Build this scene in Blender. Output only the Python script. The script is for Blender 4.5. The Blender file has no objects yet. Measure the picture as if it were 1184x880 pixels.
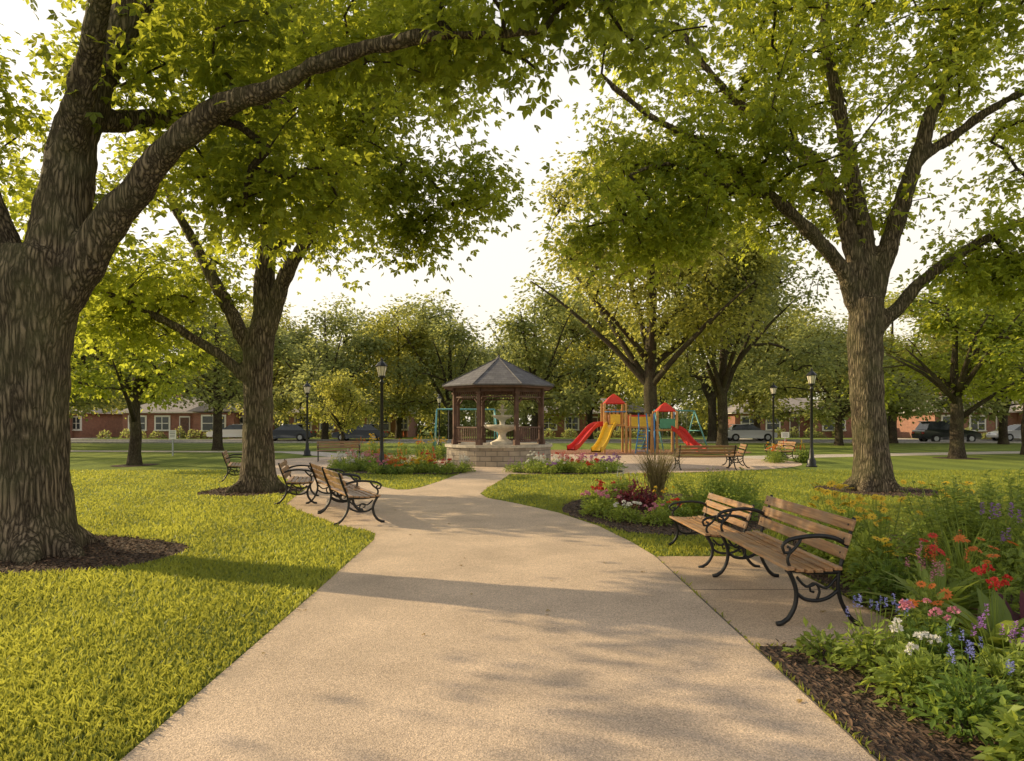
import bpy, bmesh, math, random
import numpy as np
from mathutils import Vector, Matrix, noise as mnoise
random.seed(7)
R = np.random.default_rng(11)
scene = bpy.context.scene
COL = scene.collection
pi = math.pi

# ------------------------------------------------------------------ mesh accumulators
class Q:
    def __init__(s): s.V=[];s.F=[];s.M=[];s.T=[];s.n=0
    def add(s,V,F,m=0,t=0.5):
        V=np.asarray(V,float).reshape(-1,3);F=np.asarray(F,int).reshape(-1,4)
        s.V.append(V);s.F.append(F+s.n);s.M.append(np.full(len(F),m))
        t=np.asarray(t,float)
        s.T.append(np.full(len(V),float(t)) if t.ndim==0 else t); s.n+=len(V)
    def box(s,c,size,m=0,rz=0,ry=0,rx=0,t=0.5,taper=(1,1)):
        h=np.array(size)/2
        b=np.array([[-1,-1,-1],[1,-1,-1],[1,1,-1],[-1,1,-1],[-1,-1,1],[1,-1,1],[1,1,1],[-1,1,1]],float)*h
        b[4:,0]*=taper[0];b[4:,1]*=taper[1]
        M=np.array((Matrix.Rotation(rz,3,'Z')@Matrix.Rotation(ry,3,'Y')@Matrix.Rotation(rx,3,'X')))
        b=b@M.T+np.array(c)
        s.add(b,[[0,3,2,1],[4,5,6,7],[0,1,5,4],[1,2,6,5],[2,3,7,6],[3,0,4,7]],m,t)
    def sweep(s,P,r,n=8,m=0,t=0.5,cap=True,flat=1.0):
        P=np.asarray(P,float);r=np.asarray(r,float)*np.ones(len(P))
        if cap:
            P=np.vstack([P[:1],P,P[-1:]]);r=np.concatenate([[1e-4],r,[1e-4]])
        Tn=np.gradient(P,axis=0)
        if cap: Tn[0]=P[2]-P[1];Tn[1]=P[2]-P[1];Tn[-1]=P[-2]-P[-3];Tn[-2]=P[-2]-P[-3]
        Tn/= (np.linalg.norm(Tn,axis=1,keepdims=True)+1e-9)
        u=np.cross(Tn[0],[0,0,1.0]) if abs(Tn[0][2])<.9 else np.cross(Tn[0],[0,1.0,0])
        V=[];a=np.linspace(0,2*pi,n,endpoint=False)
        for i in range(len(P)):
            u=u-Tn[i]*np.dot(u,Tn[i]);u/=np.linalg.norm(u)+1e-9
            w=np.cross(Tn[i],u)
            V.append(P[i]+r[i]*(np.outer(np.cos(a),u)+flat*np.outer(np.sin(a),w)))
        V=np.vstack(V);k=len(P);F=[]
        i=np.arange(k-1)[:,None]*n;j=np.arange(n)[None,:];j2=(j+1)%n
        F=np.stack([i+j,i+j2,i+n+j2,i+n+j],-1).reshape(-1,4)
        s.add(V,F,m,t)
    def lathe(s,prof,n=16,c=(0,0,0),m=0,phase=0):
        prof=np.array(prof,float);a=np.linspace(0,2*pi,n,endpoint=False)+phase
        V=np.vstack([np.stack([r*np.cos(a)+c[0],r*np.sin(a)+c[1],np.full(n,z+c[2])],-1) for r,z in prof])
        k=len(prof);i=np.arange(k-1)[:,None]*n;j=np.arange(n)[None,:];j2=(j+1)%n
        s.add(V,np.stack([i+j,i+j2,i+n+j2,i+n+j],-1).reshape(-1,4),m)
    def mesh(s,name,mats,smooth=False):
        V=np.vstack(s.V);F=np.vstack(s.F);M=np.concatenate(s.M);T=np.concatenate(s.T)
        me=bpy.data.meshes.new(name)
        me.vertices.add(len(V));me.vertices.foreach_set('co',V.astype(np.float32).ravel())
        me.loops.add(len(F)*4);me.loops.foreach_set('vertex_index',F.astype(np.int32).ravel())
        me.polygons.add(len(F));me.polygons.foreach_set('loop_start',np.arange(0,len(F)*4,4,dtype=np.int32))
        for x in mats: me.materials.append(x)
        me.polygons.foreach_set('material_index',M.astype(np.int32))
        me.polygons.foreach_set('use_smooth',np.full(len(F),smooth))
        at=me.attributes.new('tone','FLOAT','POINT');at.data.foreach_set('value',T.astype(np.float32))
        me.update(calc_edges=True)
        return me
    def obj(s,name,mats,parent=None,smooth=False,bevel=0,loc=(0,0,0)):
        o=bpy.data.objects.new(name,s.mesh(name,mats,smooth));COL.objects.link(o);o.location=loc
        if parent: o.parent=parent
        if bevel:
            b=o.modifiers.new('b','BEVEL');b.width=bevel;b.segments=2;b.limit_method='ANGLE'
        return o
def root(name,loc=(0,0,0),rz=0,sc=1):
    e=bpy.data.objects.new(name,None);COL.objects.link(e);e.location=loc;e.rotation_euler=(0,0,rz);e.scale=(sc,)*3 if np.isscalar(sc) else sc
    e.empty_display_size=.1
    return e
def dup(src,loc,rz=0,sc=1,name=None,parent=None):
    e=root(name or src.name.split('.')[0],loc,rz,sc)
    if parent: e.parent=parent
    for ch in src.children:
        c=ch.copy();COL.objects.link(c);c.parent=e
    return e
def sheet(name,pts,z,mat):
    me=bpy.data.meshes.new(name);bm=bmesh.new()
    f=bm.faces.new([bm.verts.new((x,y,z)) for x,y in pts])
    bm.normal_update()
    if f.normal.z<0: f.normal_flip()
    bmesh.ops.triangulate(bm,faces=bm.faces[:]);bm.to_mesh(me);bm.free()
    me.materials.append(mat);o=bpy.data.objects.new(name,me);COL.objects.link(o);return o
def smooth_poly(pts,k=4):
    P=np.array(pts,float);out=[];n=len(P)
    for i in range(n):
        a,b,c,d=P[(i-1)%n],P[i],P[(i+1)%n],P[(i+2)%n]
        for t in np.linspace(0,1,k,endpoint=False):
            out.append(.5*((2*b)+(c-a)*t+(2*a-5*b+4*c-d)*t*t+(-a+3*b-3*c+d)*t**3))
    return [tuple(x) for x in out]
def ell(cx,cy,rx,ry,n=64,wob=0,seed=0):
    r=np.random.default_rng(seed);ph=r.uniform(0,6,3)
    return [(cx+rx*math.cos(a)*(1+wob*math.sin(3*a+ph[0])+wob*math.sin(5*a+ph[1])),cy+ry*math.sin(a)*(1+wob*math.sin(3*a+ph[0])+wob*math.sin(5*a+ph[1]))) for a in np.linspace(0,2*pi,n,endpoint=False)]
def pip(x,y,poly):
    ins=np.zeros(len(x),bool);n=len(poly);j=n-1
    for i in range(n):
        xi,yi=poly[i];xj,yj=poly[j]
        if yi!=yj:
            ins^=((yi>y)!=(yj>y))&(x<(xj-xi)*(y-yi)/(yj-yi)+xi)
        j=i
    return ins

# ------------------------------------------------------------------ materials
def newmat(name):
    m=bpy.data.materials.new(name);m.use_nodes=True;nt=m.node_tree
    return m,nt,nt.nodes['Principled BSDF']
def N(nt,t,**k):
    n=nt.nodes.new(t)
    for a,b in k.items():
        if a in n.inputs: n.inputs[a].default_value=b
        else: setattr(n,a,b)
    return n
def L(nt,a,b): nt.links.new(a,b)
def ramp(nt,fac,stops):
    r=nt.nodes.new('ShaderNodeValToRGB');L(nt,fac,r.inputs[0]);e=r.color_ramp.elements
    while len(e)<len(stops): e.new(.5)
    for x,(p,c) in zip(e,stops): x.position=p;x.color=(*c,1)
    return r.outputs[0]
def coords(nt,sc=(1,1,1),kind='Object'):
    t=nt.nodes.new('ShaderNodeTexCoord');mp=N(nt,'ShaderNodeMapping');mp.inputs['Scale'].default_value=sc
    L(nt,t.outputs[kind],mp.inputs[0]);return mp.outputs[0]
def noi(nt,v,scale,detail=4,rough=.55,dist=0):
    n=N(nt,'ShaderNodeTexNoise',Scale=scale,Detail=detail,Roughness=rough,Distortion=dist);L(nt,v,n.inputs['Vector']);return n.outputs['Fac']
def bump(nt,b,h,strength=.5,dist=.02):
    n=N(nt,'ShaderNodeBump',Strength=strength,Distance=dist);L(nt,h,n.inputs['Height']);L(nt,n.outputs[0],b.inputs['Normal']);return n
def mixc(nt,f,a,b,mode='MIX'):
    n=nt.nodes.new('ShaderNodeMix');n.data_type='RGBA';n.blend_type=mode
    for s,v in ((0,f),(6,a),(7,b)):
        if hasattr(v,'is_linked'): L(nt,v,n.inputs[s])
        else: n.inputs[s].default_value=v if s==0 else (*v,1)
    return n.outputs[2]
def plain(name,col,rough=.6,metal=0,var=.25,scale=6,bmp=0):
    m,nt,b=newmat(name);v=coords(nt)
    f=noi(nt,v,scale)
    c=ramp(nt,f,[(.3,tuple(x*(1-var) for x in col)),(.7,tuple(min(1,x*(1+var)) for x in col))])
    L(nt,c,b.inputs['Base Color']);b.inputs['Roughness'].default_value=rough;b.inputs['Metallic'].default_value=metal
    if bmp: bump(nt,b,noi(nt,v,scale*8),bmp,.01)
    return m
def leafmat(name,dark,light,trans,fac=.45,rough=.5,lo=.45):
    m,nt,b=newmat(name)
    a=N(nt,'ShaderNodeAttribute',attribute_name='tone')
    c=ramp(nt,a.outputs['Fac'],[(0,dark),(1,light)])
    L(nt,c,b.inputs['Base Color']);b.inputs['Roughness'].default_value=rough;b.inputs['Specular IOR Level'].default_value=.35
    tr=N(nt,'ShaderNodeBsdfTranslucent')
    c2=ramp(nt,a.outputs['Fac'],[(0,tuple(x*lo for x in trans)),(1,trans)])
    L(nt,c2,tr.inputs[0])
    mx=N(nt,'ShaderNodeMixShader');mx.inputs[0].default_value=fac
    L(nt,b.outputs[0],mx.inputs[1]);L(nt,tr.outputs[0],mx.inputs[2]);L(nt,mx.outputs[0],nt.nodes['Material Output'].inputs[0])
    return m
LEAF=leafmat('maple_leaves',(.04,.09,.016),(.19,.26,.04),(.78,.82,.08),.6)
LEAF2=leafmat('light_leaves',(.14,.18,.04),(.34,.36,.08),(.82,.78,.16),.58)
LEAF3=leafmat('distant_leaves',(.12,.165,.06),(.29,.32,.12),(.66,.68,.20),.52)  # distance haze put into the colour as lighter leaf tones
GRASSB=leafmat('grass_blades',(.10,.16,.022),(.27,.32,.055),(.74,.72,.11),.52,.5,.55)
PLANT=leafmat('plant_green',(.05,.11,.025),(.16,.25,.05),(.44,.56,.08),.45)
PLANT2=leafmat('plant_lime',(.11,.175,.035),(.27,.35,.07),(.58,.66,.10),.47)
PURP=leafmat('plant_burgundy',(.05,.012,.018),(.15,.035,.05),(.35,.06,.07),.35)
def petal(name,c): return leafmat(name,tuple(x*.7 for x in c),c,c,.3)
PET={'red':petal('petal_red',(.68,.06,.04)),'pink':petal('petal_pink',(.75,.30,.40)),'white':petal('petal_white',(.82,.80,.74)),
 'yellow':petal('petal_yellow',(.82,.58,.05)),'orange':petal('petal_orange',(.78,.24,.05)),'blue':petal('petal_blue',(.30,.32,.70)),'purple':petal('petal_purple',(.42,.20,.52))}

def bark_mat(name,a=(.042,.031,.021),b_=(.34,.265,.18),s=1.0):
    m,nt,b=newmat(name);v=coords(nt,(1,1,.12))
    w=N(nt,'ShaderNodeTexNoise',Scale=5*s,Detail=5,Roughness=.6);L(nt,v,w.inputs['Vector'])
    add=N(nt,'ShaderNodeMix');add.data_type='VECTOR';add.inputs[0].default_value=.16
    L(nt,v,add.inputs[4]);L(nt,w.outputs['Color'],add.inputs[5])
    vo=N(nt,'ShaderNodeTexVoronoi',Scale=26*s);vo.feature='DISTANCE_TO_EDGE';L(nt,add.outputs[1],vo.inputs['Vector'])
    mr=N(nt,'ShaderNodeMapRange');mr.inputs[2].default_value=.30;L(nt,vo.outputs[0],mr.inputs[0])
    n2=noi(nt,coords(nt,(1,1,.25)),30*s,8,.75)
    ma=N(nt,'ShaderNodeMath',operation='MULTIPLY_ADD');L(nt,n2,ma.inputs[0]);ma.inputs[1].default_value=1.3;L(nt,mr.outputs[0],ma.inputs[2])
    hm=N(nt,'ShaderNodeMath',operation='MULTIPLY');L(nt,ma.outputs[0],hm.inputs[0]);hm.inputs[1].default_value=.45
    c=ramp(nt,hm.outputs[0],[(.30,a),(.55,tuple((x+y)*.45 for x,y in zip(a,b_))),(.80,b_)])
    g=noi(nt,coords(nt),1.6,5,.6)
    c=mixc(nt,ramp(nt,g,[(.42,(0,0,0)),(.7,(.5,.5,.5))]),c,(.15,.15,.07))
    c=mixc(nt,.7,c,ramp(nt,noi(nt,coords(nt,(1,1,.5)),3,4),[(.3,(.7,.7,.7)),(.7,(1.25,1.25,1.25))]),'MULTIPLY')
    L(nt,c,b.inputs['Base Color']);b.inputs['Roughness'].default_value=.9;b.inputs['Specular IOR Level'].default_value=.2
    bump(nt,b,hm.outputs[0],1.0,.06)
    return m
BARK=bark_mat('bark')
BARKF=bark_mat('bark_fine',(.045,.034,.024),(.18,.14,.10),1.6)

def ground_mat():
    m,nt,b=newmat('lawn');v=coords(nt)
    f=noi(nt,v,.35,6,.6);f2=noi(nt,v,14,6,.7)
    c=ramp(nt,f,[(.3,(.14,.195,.038)),(.7,(.25,.30,.065))])
    c=mixc(nt,.5,c,ramp(nt,f2,[(.3,(.45,.5,.4)),(.7,(1.3,1.25,1.2))]),'MULTIPLY')
    c2=mixc(nt,.5,c,ramp(nt,f2,[(.3,(.10,.15,.025)),(.7,(.31,.36,.085))]))
    wv=N(nt,'ShaderNodeTexWave',Scale=.16,Distortion=.6);wv.wave_profile='SIN';L(nt,coords(nt,(1,.35,1)),wv.inputs['Vector'])
    c2=mixc(nt,1.0,c2,ramp(nt,wv.outputs['Fac'],[(.35,(.86,.88,.88)),(.65,(1.14,1.12,1.05))]),'MULTIPLY')
    L(nt,c2,b.inputs['Base Color']);b.inputs['Roughness'].default_value=.9;b.inputs['Specular IOR Level'].default_value=.15
    bump(nt,b,noi(nt,v,30,6,.8),1,.06);return m
LAWN=ground_mat()
def conc_mat(name,base):
    m,nt,b=newmat(name);v=coords(nt)
    vo=N(nt,'ShaderNodeTexVoronoi',Scale=125);L(nt,v,vo.inputs['Vector'])
    sp=ramp(nt,vo.outputs['Color'],[(0,(.45,.42,.40)),(.5,(.95,.93,.92)),(1,(1.55,1.48,1.38))])
    f=noi(nt,v,1.1,7,.62);f3=noi(nt,v,300,2)
    c=ramp(nt,f,[(.3,tuple(x*.80 for x in base)),(.7,tuple(x*1.13 for x in base))])
    c=mixc(nt,.72,c,sp,'MULTIPLY')
    c=mixc(nt,.5,c,ramp(nt,f3,[(.35,(.55,.55,.55)),(.65,(1.42,1.4,1.37))]),'MULTIPLY')
    st=noi(nt,v,.5,6,.65,1.5)
    c=mixc(nt,ramp(nt,st,[(.5,(0,0,0)),(.68,(.4,.4,.4))]),c,tuple(x*.6 for x in base))
    L(nt,c,b.inputs['Base Color']);b.inputs['Roughness'].default_value=.75;b.inputs['Specular IOR Level'].default_value=.35
    vd=N(nt,'ShaderNodeTexVoronoi',Scale=110);L(nt,v,vd.inputs['Vector'])
    bump(nt,b,vd.outputs['Distance'],.5,.005);return m
PATH=conc_mat('exposed_aggregate',(.60,.47,.36))
PAD=conc_mat('bench_pad_concrete',(.52,.39,.275))
WALK=conc_mat('sidewalk_concrete',(.58,.52,.45))
ASPH=plain('asphalt',(.17,.16,.155),.85,0,.2,3,.4)
KERB=plain('kerb_concrete',(.45,.42,.39),.8)
def mulch_mat(name,c):
    m,nt,b=newmat(name)
    vo=N(nt,'ShaderNodeTexVoronoi',Scale=38,Randomness=1);L(nt,coords(nt,(1,.45,1)),vo.inputs['Vector'])
    cc=ramp(nt,vo.outputs['Color'],[(.1,tuple(x*.3 for x in c)),(.6,c),(.95,tuple(x*2.1 for x in c))])
    L(nt,cc,b.inputs['Base Color']);b.inputs['Roughness'].default_value=.95
    bump(nt,b,vo.outputs['Distance'],1,.04);return m
MULCH=mulch_mat('mulch',(.085,.053,.036))
CHIP=leafmat('mulch_chips',(.028,.016,.011),(.22,.135,.085),(.01,.01,.01),.02,.9)
PLAYM=mulch_mat('play_mulch',(.34,.16,.10))
JOINT=plain('joint_dark',(.12,.10,.08),.95)
def wood_mat():
    m,nt,b=newmat('bench_wood')
    f=noi(nt,coords(nt,(30,1.5,30)),1.6,6,.65,.6);g=noi(nt,coords(nt,(3,2,3)),2,5,.6)
    a=N(nt,'ShaderNodeAttribute',attribute_name='tone')
    c=ramp(nt,f,[(.25,(.10,.05,.025)),(.5,(.35,.185,.08)),(.75,(.58,.37,.18))])
    c=mixc(nt,ramp(nt,g,[(.42,(0,0,0)),(.65,(.7,.7,.7))]),c,(.29,.22,.16))
    c=mixc(nt,.9,c,ramp(nt,a.outputs['Fac'],[(0,(.55,.52,.5)),(1,(1.25,1.22,1.2))]),'MULTIPLY')
    L(nt,c,b.inputs['Base Color']);b.inputs['Roughness'].default_value=.45;bump(nt,b,f,.4,.006);return m
WOOD=wood_mat()
IRON=plain('cast_iron',(.018,.018,.019),.42,.3,.3,20,.15)
BLACK=plain('black_paint',(.02,.021,.022),.4,.2,.3)
GLASSW=plain('frosted_lantern_glass',(.8,.74,.60),.25,0,.06)
DWOOD=plain('gazebo_dark_wood',(.12,.06,.042),.55,0,.35,5)
STONEC=plain('cut_stone',(.52,.46,.38),.8,0,.2,8,.3)
FOUNT=plain('fountain_stone',(.70,.62,.51),.7,0,.15,9,.2)
def radial_brick(name,c1,c2,mort,sx,sz,bw=.4,rh=.18,msize=.012,bmpd=.02,ang=True):
    m,nt,b=newmat(name);t=nt.nodes.new('ShaderNodeTexCoord');s=nt.nodes.new('ShaderNodeSeparateXYZ');L(nt,t.outputs['Object'],s.inputs[0])
    cb=nt.nodes.new('ShaderNodeCombineXYZ')
    if ang:
        at=N(nt,'ShaderNodeMath',operation='ARCTAN2');L(nt,s.outputs[1],at.inputs[0]);L(nt,s.outputs[0],at.inputs[1])
    else:
        at=N(nt,'ShaderNodeMath',operation='ADD');L(nt,s.outputs[1],at.inputs[0]);L(nt,s.outputs[0],at.inputs[1])
    mu=N(nt,'ShaderNodeMath',operation='MULTIPLY');L(nt,at.outputs[0],mu.inputs[0]);mu.inputs[1].default_value=sx
    mz=N(nt,'ShaderNodeMath',operation='MULTIPLY');L(nt,s.outputs[2],mz.inputs[0]);mz.inputs[1].default_value=sz
    L(nt,mu.outputs[0],cb.inputs[0]);L(nt,mz.outputs[0],cb.inputs[1])
    br=N(nt,'ShaderNodeTexBrick',Scale=1.0);br.inputs['Color1'].default_value=(*c1,1);br.inputs['Color2'].default_value=(*c2,1);br.inputs['Mortar'].default_value=(*mort,1)
    br.inputs['Brick Width'].default_value=bw;br.inputs['Row Height'].default_value=rh;br.inputs['Mortar Size'].default_value=msize
    L(nt,cb.outputs[0],br.inputs['Vector'])
    n=noi(nt,t.outputs['Object'],3,5)
    c=mixc(nt,.6,br.outputs['Color'],ramp(nt,n,[(.3,(.65,.65,.65)),(.7,(1.25,1.25,1.25))]),'MULTIPLY')
    L(nt,c,b.inputs['Base Color']);b.inputs['Roughness'].default_value=.85
    iv=N(nt,'ShaderNodeMath',operation='SUBTRACT');iv.inputs[0].default_value=1;L(nt,br.outputs['Fac'],iv.inputs[1])
    bump(nt,b,iv.outputs[0],.7,bmpd);return m
STONE=radial_brick('stone_wall',(.44,.37,.30),(.31,.26,.21),(.19,.165,.14),1.9,1)
SHING=radial_brick('roof_shingles',(.13,.12,.13),(.18,.17,.175),(.065,.06,.06),2.2,1.7,.3,.14,.006)
BRICK=radial_brick('house_brick',(.36,.135,.09),(.27,.10,.07),(.32,.25,.21),1,1,.24,.08,.008,.01,False)
BRICK2=radial_brick('house_brick_tan',(.38,.165,.11),(.29,.13,.09),(.33,.26,.22),1,1,.24,.08,.008,.01,False)
HROOF=plain('house_roof',(.30,.26,.235),.9,0,.2,4,.3)
WHITE=plain('white_paint',(.8,.78,.74),.5,0,.06)
WGLASS=plain('window_glass',(.05,.06,.07),.12,0,.3)
RED=plain('play_red',(.60,.045,.035),.35,0,.1);YEL=plain('play_yellow',(.78,.50,.04),.35,0,.1);BLUE=plain('play_blue',(.05,.22,.48),.4,0,.1)
ORG=plain('play_wood',(.55,.30,.10),.5,0,.2);GRN=plain('play_green',(.07,.28,.16),.4,0,.1);GREYM=plain('galvanised',(.4,.42,.43),.4,.5,.1)
TYRE=plain('tyre',(.02,.02,.02),.8)

# ------------------------------------------------------------------ leaves & trees
def nrm(a): return a/(np.linalg.norm(a,axis=1,keepdims=True)+1e-9)
def lobed(q,P,D,Nn,S,m=0,t=.5,rg=R):
    n=len(P);D=nrm(D);Nn=nrm(Nn-D*np.sum(Nn*D,1,keepdims=True));Sd=np.cross(Nn,D)
    out=[]
    for ang,ln in ((0,1.0),(1.0,.78),(-1.0,.78)):
        d=D*math.cos(ang)+Sd*math.sin(ang);s=-D*math.sin(ang)+Sd*math.cos(ang)
        l=(S*ln)[:,None]
        out+= [P,P+l*(.55*d+.27*s)+Nn*l*.05,P+l*d-Nn*l*.12,P+l*(.55*d-.27*s)+Nn*l*.05]
    V=np.stack(out,1).reshape(-1,3)
    F=np.arange(n*12).reshape(-1,4)
    q.add(V,F,m,np.repeat(np.asarray(t)*np.ones(n),12))
def diamonds(q,P,D,Nn,S,W=.35,m=0,t=.5,cup=.08):
    n=len(P);D=nrm(D);Nn=nrm(Nn-D*np.sum(Nn*D,1,keepdims=True));Sd=np.cross(Nn,D);l=(np.asarray(S)*np.ones(n))[:,None]
    V=np.stack([P,P+l*(.5*D+W*Sd+cup*Nn),P+l*D-Nn*l*.1,P+l*(.5*D-W*Sd+cup*Nn)],1).reshape(-1,3)
    q.add(V,np.arange(n*4).reshape(-1,4),m,np.repeat(np.asarray(t)*np.ones(n),4))
def blades(q,B,az,lean,Ln,W,m=0,t=.5,seg=4,bend=1.2):
    n=len(B);az=np.asarray(az);side=np.stack([-np.sin(az),np.cos(az),np.zeros(n)],1);h=np.stack([np.cos(az),np.sin(az),np.zeros(n)],1)
    P=B.copy();rows=[];ang=np.asarray(lean)*np.ones(n);Ln=np.asarray(Ln)*np.ones(n);W=np.asarray(W)*np.ones(n)
    for k in range(seg+1):
        f=k/seg;w=W*(math.sin(pi*min(.97,f*.85+.12)))
        rows.append(P-side*w[:,None]/2);rows.append(P+side*w[:,None]/2)
        step=(Ln/seg)[:,None];P=P+step*(h*np.sin(ang)[:,None]+np.array([0,0,1.])*np.cos(ang)[:,None]);ang=ang+bend/seg
    V=np.stack(rows,1).reshape(-1,3);k=2*(seg+1)
    b=np.arange(n)[:,None]*k
    F=np.concatenate([np.stack([b[:,0]+2*i,b[:,0]+2*i+1,b[:,0]+2*i+3,b[:,0]+2*i+2],1) for i in range(seg)])
    q.add(V,F,m,np.repeat(np.asarray(t)*np.ones(n),k))
def resample(pts,step):
    P=np.array(pts,float);out=[];n=len(P)
    for i in range(n-1):
        a=P[max(i-1,0)];b=P[i];c=P[i+1];d=P[min(i+2,n-1)]
        k=max(1,int(np.linalg.norm(c[:3]-b[:3])/step))
        for t in np.linspace(0,1,k,endpoint=False):
            out.append(.5*((2*b)+(c-a)*t+(2*a-5*b+4*c-d)*t*t+(-a+3*b-3*c+d)*t**3))
    out.append(P[-1]);out=np.array(out);out[:,3]=np.maximum(out[:,3],.01);return out
def tree(name,trunk,limbs,blobs,leaf,nleaf,seed,lm,voxel=0,lob=True,roots=0,spread=.3,step=.3,minz=3.0,gap=-.18,barkm=None,twig=1.0,gs=.55):
    rg=np.random.default_rng(seed);barkm=barkm or BARK
    e=root(name,(0,0,0))
    tr=Q();nodes=[];rad=[]
    tp=resample(trunk,.2)
    tr.sweep(tp[:,:3],tp[:,3],20 if voxel else 10)
    b=np.array(trunk[0][:3]);r0=trunk[0][3]
    for k in range(roots):
        a=k*2*pi/roots+rg.uniform(-.3,.3);d=np.array([math.cos(a),math.sin(a),0]);ln=rg.uniform(1.15,1.5)
        tr.sweep([b+d*r0*.35+[0,0,.75],b+d*r0*.7+[0,0,.3],b+d*r0*ln+[0,0,.04],b+d*r0*ln*1.3+[0,0,-.1]],[r0*.28,r0*.27,r0*.2,r0*.08],8)
    small=Q()
    for lb in limbs:
        lp=resample(lb,step*.8)
        w=rg.normal(0,1,(len(lp),3));w=np.cumsum(w,0)*.022;w-=np.linspace(0,1,len(lp))[:,None]*w[-1]
        lp[:,:3]+=w*min(1,step*2)
        tr.sweep(lp[:,:3],lp[:,3],12 if voxel else 7)
        nodes+=list(lp[1:,:3]);rad+=list(lp[1:,3])
    NL=len(nodes)
    A=[]
    for c,r,n in blobs:
        k=0;tries=0
        while k<n and tries<n*20:
            tries+=1
            v=rg.normal(size=3);v/=np.linalg.norm(v);v*=rg.uniform(0,1)**(1/2.6)
            p=np.array(c)+v*np.array(r)
            if mnoise.noise(Vector(p*gs)+Vector((seed*7.3,0,0)))<gap: continue
            A.append(p);k+=1
    A=np.array(A);nd=np.array(nodes)
    dmin=np.array([np.min(np.linalg.norm(nd-a,axis=1)) for a in A]);order=np.argsort(dmin)
    cap=NL+len(A)*8;ND=np.zeros((cap,3));ND[:NL]=nd;par=-np.ones(cap,int);cnt=np.zeros(cap);n=NL
    chains=[];ends=[]
    for i in order:
        a=A[i];dv=ND[:n]-a;cost=np.linalg.norm(dv,axis=1)+.7*np.maximum(0,dv[:,2])
        cost[ND[:n,2]<minz]+=2
        j=int(np.argmin(cost));p=ND[j].copy();d=np.linalg.norm(a-p)
        if d>3.5*(step/.3): continue
        k=int(min(7,max(2,d/(step*1.3))));mid=(a+p)/2+np.array([0,0,.16*d])+rg.normal(0,.07*d,3)
        ch=[j];pv=j
        for t in np.linspace(0,1,k+1)[1:]:
            ND[n]=(1-t)**2*p+2*t*(1-t)*mid+t*t*a;par[n]=pv;pv=n;ch.append(n);n+=1
        chains.append(ch);ends.append((a,ND[ch[-2]].copy()))
        x=pv
        while x>=0: cnt[x]+=1;x=par[x]
    for ch in chains:
        rr=np.array([.011*twig*max(cnt[c],1)**.5 for c in ch]);rr[0]=rr[1]
        if ch[0]<NL: rr=np.minimum(rr,max(rad[ch[0]]*.75,.012))
        small.sweep(ND[ch],rr*np.linspace(1,.85,len(rr)),5,cap=False)
    small.obj('branches',[BARKF],e,True)
    t=tr.obj('trunk',[barkm],e,True)
    if voxel:
        m=t.modifiers.new('r','REMESH');m.mode='VOXEL';m.voxel_size=voxel;m.use_smooth_shade=True
        m=t.modifiers.new('s','SMOOTH');m.iterations=5;m.factor=.6
        tx=bpy.data.textures.new('bk','CLOUDS');tx.noise_scale=.35;tx.noise_depth=3
        m=t.modifiers.new('d','DISPLACE');m.texture=tx;m.strength=.09;m.mid_level=.56;m.texture_coords='GLOBAL'
    q=Q();m=nleaf;K=len(ends)
    a=np.array([x[0] for x in ends]);p0=np.array([x[1] for x in ends])
    tt=rg.uniform(-.25,1.25,(K,m,1));base=a[:,None]+(p0-a)[:,None]*(1-tt)*.9
    off=rg.normal(0,1,(K,m,3))*spread*np.array([1,1,.62])*rg.uniform(.6,1.35,(K,1,1))
    P=(base+off).reshape(-1,3)
    D=nrm(off.reshape(-1,3)+rg.normal(0,.12,(K*m,3)));D[:,2]-=.35
    Nn=rg.normal(0,.6,(K*m,3))+np.array([0,0,.8])+off.reshape(-1,3)*.8
    S=leaf*rg.uniform(.65,1.25,K*m)
    tone=np.clip(rg.uniform(0,1,(K,1))*.65+rg.uniform(-.05,.4,(K,m)),0,1).ravel()
    if lob: lobed(q,P,D,Nn,S,0,tone)
    else: diamonds(q,P,D,Nn,S,.36,0,tone)
    q.obj('foliage',[lm],e,False)
    return e

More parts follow.
